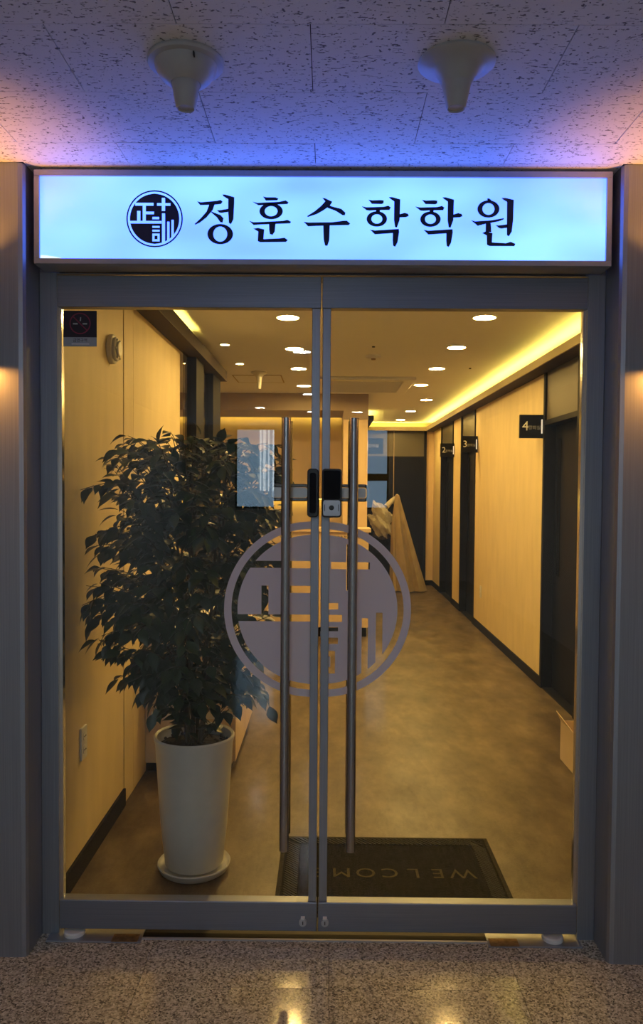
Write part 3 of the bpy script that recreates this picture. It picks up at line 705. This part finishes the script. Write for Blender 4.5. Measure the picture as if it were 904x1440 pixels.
# ------------------------------------------------------------------ welcome mat
mx0, mx1, my0, my1 = -.165, .745, .12, .765
t = thing('door_mat', (.29, .44, 0), 'black rubber door mat printed WELCOME on the floor behind the doors', 'mat')
obj('base', B(mx0, mx1, my0, my1, 0.0005, .006), 'mat_edge', t, bevel=.002)
obj('carpet', B(mx0+.018, mx1-.018, my0+.018, my1-.018, .006, .0085), 'mat_rubber', t)
bm = bmesh.new(); wd_ = .075
def rib(bm, cx, cy, ang, ln):
    d = Vector((math.cos(ang), math.sin(ang), 0))*ln/2; n_ = Vector((-d.y, d.x, 0)).normalized()*.0035
    c = Vector((cx, cy, .0085)); up = Vector((0, 0, .004))
    q = [c-d-n_, c+d-n_, c+d+n_, c-d+n_]; lo = [bm.verts.new(p) for p in q]; hi = [bm.verts.new(p+up) for p in q]
    bm.faces.new(hi)
    for k in range(4): bm.faces.new((lo[k], lo[(k+1) % 4], hi[(k+1) % 4], hi[k]))
n = 40
for k in range(n):
    x = mx0+.06 + (mx1-mx0-.12)*k/(n-1)
    rib(bm, x, my1-.055, -PI/4, .075); rib(bm, x, my0+.055, -PI/4, .075)
for k in range(28):
    y = my0+.09 + (my1-my0-.18)*k/27
    rib(bm, mx0+.055, y, -PI/4, .075); rib(bm, mx1-.055, y, -PI/4, .075)
tag(obj('ribbed_border', bm, 'mat_rib', t), kind='stuff')
word = 'WELCOME'
for k, ch in enumerate(word):
    bm = xform(text_bm(ch, .105, .0005), Matrix.Translation((.581 - .0978*k, .44, .0095)) @ Matrix.Rotation(PI, 4, 'Z')); obj('letter', bm, 'mat_text', t)

# ------------------------------------------------------------------ cardboard box
t = thing('cardboard_box', (1.48, 1.69, 0), 'open cardboard box on the floor by the right door edge', 'box')
x0, x1, y0, y1, hh = 1.385, 1.62, 1.57, 1.81, .225
bm = bmesh.new()
box(bm, x0, x0+.004, y0, y1, .002, hh); box(bm, x1-.004, x1, y0, y1, .002, hh); box(bm, x0+.004, x1-.004, y0, y0+.004, .002, hh); box(bm, x0+.004, x1-.004, y1-.004, y1, .002, hh); box(bm, x0+.004, x1-.004, y0+.004, y1-.004, .002, .006)
obj('carton', bm, 'cardboard', t)
def flap(pts):
    bm = bmesh.new(); a = [bm.verts.new(p) for p in pts]; b = [bm.verts.new((p[0]+.003, p[1], p[2]+.001)) for p in pts]
    bm.faces.new(a); bm.faces.new(b[::-1])
    for k in range(4): bm.faces.new((a[k], b[k], b[(k+1) % 4], a[(k+1) % 4]))
    return bm
obj('flap', flap([(x0, y0, hh), (x0, y1, hh), (x0-.03, y1-.01, hh+.06), (x0-.02, y0+.10, hh+.035)]), 'cardboard', t)
obj('flap', flap([(x1-.003, y0, hh), (x1-.003, y1, hh), (x1+.05, y1, hh+.06), (x1+.05, y0, hh+.06)]), 'cardboard', t)
obj('flap', flap([(x0+.02, y0, hh), (x1, y0, hh), (x1, y0-.05, hh+.07), (x0+.05, y0-.05, hh+.07)]), 'cardboard', t)

# ------------------------------------------------------------------ reception desk
t = thing('reception_desk', (-.5, 5.6, 0), 'tan reception desk below the lit back wall', 'desk')
obj('front_panel', B(-1.7, .455, 5.42, 5.46, .1, 1.10), 'tan_wall', t); obj('plinth', B(-1.68, .44, 5.45, 5.85, 0, .1), 'black', t)
obj('counter', B(-1.72, .478, 5.39, 5.72, 1.10, 1.14), 'tan_wall', t, bevel=.003)
obj('side_panel', B(.43, .455, 5.46, 5.85, .1, 1.10), 'tan_wall', t); obj('worktop', B(-1.68, .43, 5.5, 5.88, .72, .75), 'tan_wall', t)
for k, ch in enumerate('INFORMATION'):
    bm = xform(text_bm(ch, .04, .001), Matrix.Translation((.395 - .0365*(10-k), 5.4185, 1.045)) @ UPRIGHT); obj('letter', bm, 'letter', t)
# low cabinet behind the plant
t = thing('low_cabinet', (-.73, 2.0, 0), 'low cream cabinet behind the potted plant against the left wall', 'cabinet')
obj('body', B(XL+.002, -.487, 1.54, 2.5, .05, .78), 'tan_wall', t, bevel=.002); obj('plinth', B(XL+.002, -.50, 1.56, 2.48, 0, .05), 'black', t)
obj('top_board', B(XL+.002, -.478, 1.53, 2.51, .78, .80), 'white_plastic', t)
for k in range(2):
    d = obj('door', B(-.487, -.470, 1.55+k*.475, 2.015+k*.475, .06, .775), 'tan_wall', t, bevel=.001)
    obj('handle', B(-.470, -.460, 1.98+k*.09, 1.995+k*.09, .55, .68), 'bar', d)
obj('end_rail', B(-.93, -.52, 1.528, 1.541, .30, .335), 'white_plastic', t)

# ------------------------------------------------------------------ coat stand, coat and fleece
cx, cy = 1.075, 9.45
t = thing('coat_stand', (cx, cy, 0), 'thin dark coat stand in front of the black end door', 'coat stand')
obj('base', lathe([(0, .001), (.16, .001), (.16, .018), (.03, .03), (0, .03)], cx, cy, 28), 'black', t, smooth=True)
obj('pole', tube([(cx, cy, .025), (cx, cy, 1.52)], .012, 10), 'black', t, smooth=True)
for a in (0.3, 2.2, 3.6, 5.2): obj('hook', tube([(cx, cy, 1.40), (cx+.06*math.cos(a), cy+.06*math.sin(a), 1.42), (cx+.09*math.cos(a), cy+.09*math.sin(a), 1.47)], .007, 8), 'black', t, smooth=True)
# long beige cloth draped from the top, spreading to the floor on the right
bm = bmesh.new(); rows = 16; n = 40; rg = []
for i in range(rows+1):
    u = i/rows; z = 1.455*(1-u) + .012*u
    xl = cx - .03 - .05*min(1, u*3) - .02*u; xr = cx + .03 + .43*u
    c = (xl+xr)/2; rx = (xr-xl)/2; ry = .05 + .10*u
    ring = []
    for k in range(n):
        a = 2*PI*k/n; fold = 1 + (.34*math.sin(7*a+.6) + .16*math.sin(13*a+2))*min(1, u*2.5)
        ring.append(bm.verts.new((c + rx*math.cos(a)*(1+.05*math.sin(9*a)*u), cy - .02 + ry*math.sin(a)*fold, z)))
    rg.append(ring)
top = bm.verts.new((cx-.005, cy-.02, 1.475))
for k in range(n): bm.faces.new((rg[0][k], rg[0][(k+1) % n], top))
for a, b in zip(rg, rg[1:]):
    for k in range(n): bm.faces.new((a[k], a[(k+1) % n], b[(k+1) % n], b[k]))
for v in bm.verts: v.co.y -= .37
ct = obj('long_coat', bm, 'coat', None, smooth=True, org=(cx, cy, 0)); tag(ct, 'long beige coat hanging in front of the stand and spreading to the floor', 'coat')
# cream fleece bundled at the left of the stand
bm = bmesh.new(); bmesh.ops.create_icosphere(bm, subdivisions=4, radius=1)
rnd = random.Random(3); ph = [rnd.uniform(0, 6.28) for _ in range(6)]
for v in bm.verts:
    d = v.co.normalized(); k = 1 + .12*math.sin(4*d.x+ph[0]) + .14*math.sin(6*d.z+3*d.x+ph[1]) + .10*math.sin(11*d.x+9*d.z+ph[2]) + .06*math.sin(21*d.z+ph[3]+17*d.y) + .05*math.sin(29*d.x-23*d.z+ph[4])
    p = Vector((d.x*.19*k, d.y*.13*k, d.z*.25*k))
    p.x += -.16*p.z*1.2
    v.co = p + Vector((cx-.235, cy-.30, 1.06))
fz = obj('fleece_jacket', bm, 'fleece', None, smooth=True, org=(cx-.2, cy-.2, .8)); tag(fz, 'cream fluffy fleece jacket bundled beside the beige coat', 'jacket')
obj('dark_hem', tube([(cx-.33, cy-.2, .85), (cx-.22, cy-.32, .80), (cx-.08, cy-.24, .83)], .035, 10), 'soffit', fz, smooth=True)
obj('sleeve', tube([(cx-.16, cy-.26, 1.27), (cx-.10, cy-.2, 1.33), (cx-.04, cy-.1, 1.38), (cx-.005, cy-.07, 1.41)], .045, 12, r1=.03), 'fleece', fz, smooth=True)

# ------------------------------------------------------------------ potted plant
PX, PY = -.511, .47
t = thing('potted_plant', (PX, PY, 0), 'tall leafy green plant in a white pot behind the left glass door', 'plant')
obj('pot', lathe([(0, .03), (.112, .03), (.118, .04), (.135, .2), (.150, .42), (.157, .53), (.162, .545), (.163, .556), (.158, .562), (.150, .556), (.147, .53), (.142, .48), (0, .48)], PX, PY, 56), 'plant_pot', t, smooth=True)
obj('saucer', lathe([(0, .002), (.125, .002), (.140, .012), (.148, .034), (.145, .038), (.138, .03), (.125, .022), (0, .022)], PX, PY, 56), 'plant_pot', t, smooth=True)
bm = lathe([(0, .528), (.05, .53), (.1, .522), (.146, .515)], PX, PY, 40)
for v in bm.verts: v.co.z += random.uniform(-.004, .006)
so = obj('soil', bm, 'soil', t)
bm = bmesh.new()
for k in range(150):
    a, r = random.uniform(0, 6.283), .138*math.sqrt(random.random()); s_ = random.uniform(.003, .008)
    bmesh.ops.create_icosphere(bm, subdivisions=1, radius=s_, matrix=Matrix.Translation((PX + r*math.cos(a), PY + r*math.sin(a), .526)))
tag(obj('bark_chips', bm, 'soil', so), kind='stuff')
rnd = random.Random(11)
def leaf_mesh(seed):
    r = random.Random(seed); bm = bmesh.new(); L = 1
    rowsT = [(.0, .012), (.16, .18), (.36, .29), (.56, .275), (.76, .18), (.9, .07)]
    droop, fold, sk = r.uniform(.12, .4), r.uniform(.18, .34), r.uniform(-.08, .08); V = []
    for tt, hw in rowsT:
        zc = -.0 - droop*tt*tt; yc = sk*tt*tt
        V.append((bm.verts.new((tt, yc+hw, zc+fold*hw)), bm.verts.new((tt, yc, zc)), bm.verts.new((tt, yc-hw, zc+fold*hw))))
    tip = bm.verts.new((1.05, sk*1.1, -droop*1.16))
    for a, b in zip(V, V[1:]):
        bm.faces.new((a[0], a[1], b[1], b[0])); bm.faces.new((a[1], a[2], b[2], b[1]))
    bm.faces.new((V[-1][0], V[-1][1], tip)); bm.faces.new((V[-1][1], V[-1][2], tip))
    p0, p1, p2 = bm.verts.new((-.16, .012, .05)), bm.verts.new((-.16, -.012, .05)), V[0]
    bm.faces.new((p0, p1, V[0][2], V[0][0]))
    me = bpy.data.meshes.new('leaf'); bm.to_mesh(me); bm.free(); me.materials.append(M['leaf'])
    me.polygons.foreach_set('use_smooth', [True]*len(me.polygons)); return me
LM = [leaf_mesh(k) for k in range(6)]
# stems
stems = []
for k in range(7):
    a = k*2*PI/7 + .3; b0 = Vector((PX + .03*math.cos(a), PY + .03*math.sin(a), .52)); sp = rnd.uniform(.07, .2); hz = rnd.uniform(1.25, 1.62)
    pts = [b0 + Vector((math.cos(a)*sp*(u**1.3), math.sin(a)*sp*(u**1.3), (hz-.52)*u)) + Vector((rnd.uniform(-.008, .008), rnd.uniform(-.008, .008), 0))*(1 if u else 0) for u in [i/9 for i in range(10)]]
    stems.append(pts); obj('stem', tube(pts, .0095, 8, r1=.004), 'stem', t, smooth=True)
def prof(z, lft):
    tabL = [(.60, .10), (.72, .2), (.86, .32), (.98, .37), (1.08, .42), (1.16, .44), (1.24, .36), (1.36, .40), (1.46, .37), (1.58, .38), (1.7, .34), (1.8, .2)]
    tabR = [(.60, .18), (.72, .26), (.86, .27), (1.0, .30), (1.16, .33), (1.36, .38), (1.5, .41), (1.6, .39), (1.7, .36), (1.8, .2)]
    tb = tabL if lft else tabR
    if z <= tb[0][0]: return tb[0][1]
    for (a, ra), (b, rb) in zip(tb, tb[1:]):
        if z <= b: return ra + (rb-ra)*(z-a)/(b-a)
    return tb[-1][1]
leaves = []; tw = bmesh.new()
def ok(p): return p.x > -.945 and p.y > .075 and not (p.x > -.19 and p.y < .16) and p.y < 1.05 and p.x < -.10
def twig(base, end, nl, size):
    mid = (base+end)/2 + Vector((0, 0, .05 + .05*rnd.random())); N = 8; pts = []
    for i in range(N+1):
        u = i/N; pts.append(base*(1-u)**2 + mid*2*u*(1-u) + end*u*u)
    if all(ok(p) for p in pts): tube(pts, .003, 5, tw, r1=.0013)
    for i in range(nl):
        u = .22 + .78*i/(nl-1); p = base*(1-u)**2 + mid*2*u*(1-u) + end*u*u
        tg = ((mid-base)*(1-u) + (end-mid)*u).normalized(); sd = tg.cross(Vector((0, 0, 1))).normalized()*(1 if i % 2 else -1)
        d = (tg*(.55 if i < nl-1 else 1.2) + sd*(.75 if i < nl-1 else .1) + Vector((rnd.uniform(-.3, .3), rnd.uniform(-.3, .3), rnd.uniform(-.85, -.15)))).normalized()
        s_ = size*rnd.uniform(.75, 1.2); tipp = p + d*s_*1.15
        if not (ok(p) and ok(tipp)): continue
        up = (Vector((rnd.uniform(-.5, .5), rnd.uniform(-.6, .2), 1.0)) - d*0).normalized(); zax = (up - d*up.dot(d)).normalized(); yax = zax.cross(d)
        mx = Matrix(((d.x, yax.x, zax.x, p.x + d.x*s_*.14), (d.y, yax.y, zax.y, p.y + d.y*s_*.14), (d.z, yax.z, zax.z, p.z + d.z*s_*.14), (0, 0, 0, 1))) @ Matrix.Scale(s_, 4)
        leaves.append((p.y - .3*abs(p.z-1.2), mx, rnd.randrange(6)))
NT = 270; ga = 2.39996
for k in range(NT):
    z = .75 + (1.745-.75)*((k+.5)/NT); a = k*ga + rnd.uniform(-.3, .3); lft = math.cos(a) < 0
    R0 = prof(z, lft)*rnd.choice((.55, .8, .95, 1.0)); ry = min(R0, .36)
    end = Vector((PX + R0*math.cos(a), PY + (ry*.95)*math.sin(a), z + rnd.uniform(-.05, .02)))
    stp = min(stems, key=lambda s: (s[5].xy - Vector((PX + .12*math.cos(a), PY + .12*math.sin(a)))).length)
    bz = z - .05 - .22*rnd.random(); base = min(stp, key=lambda p: abs(p.z-bz)).copy()
    twig(base, end, max(6, int(11*R0/.36 + 2)), .066)
# crown filler twigs on top and the drooping ones lower down
for k in range(34):
    a = k*ga; r_ = .08 + .28*rnd.random(); twig(Vector((PX + .1*math.cos(a), PY + .08*math.sin(a), 1.56)), Vector((PX + r_*math.cos(a), PY + min(r_, .3)*math.sin(a), 1.69 + .08*rnd.random())), 8, .064)
for ex, ey, ez, bz in ((-.96+.03, .35, 1.10, 1.18), (-.9, .42, 1.03, 1.15), (-.205, .42, .70, .88), (-.64, .30, .70, .8), (-.70, .4, .76, .9), (-.30, .45, .74, .9), (-.92, .30, 1.55, 1.6), (-.93, .45, 1.36, 1.45), (-.17, .4, 1.45, 1.5), (-.16, .5, 1.60, 1.6)):
    twig(Vector((PX + (.1 if ex > PX else -.1), PY, bz-.04)), Vector((ex, ey, ez)), 12, .068)
tag(obj('twigs', tw, 'stem', t, smooth=True), kind='stuff')
leaves.sort(key=lambda l: l[0])
org = Vector((PX, PY, 0)); rest = bmesh.new()
for i, (_, mx, v) in enumerate(leaves):
    if i < 300:
        o = bpy.data.objects.new('leaf', LM[v]); C.objects.link(o); o.parent = t; o.matrix_local = Matrix.Translation(-org) @ mx
    else:
        tmp = bmesh.new(); tmp.from_mesh(LM[v]); xform(tmp, mx); me = bpy.data.meshes.new('tmp'); tmp.to_mesh(me); tmp.free(); rest.from_mesh(me); bpy.data.meshes.remove(me)
tag(obj('foliage', rest, 'leaf', t, smooth=False), kind='stuff')
print('leaves', len(leaves))
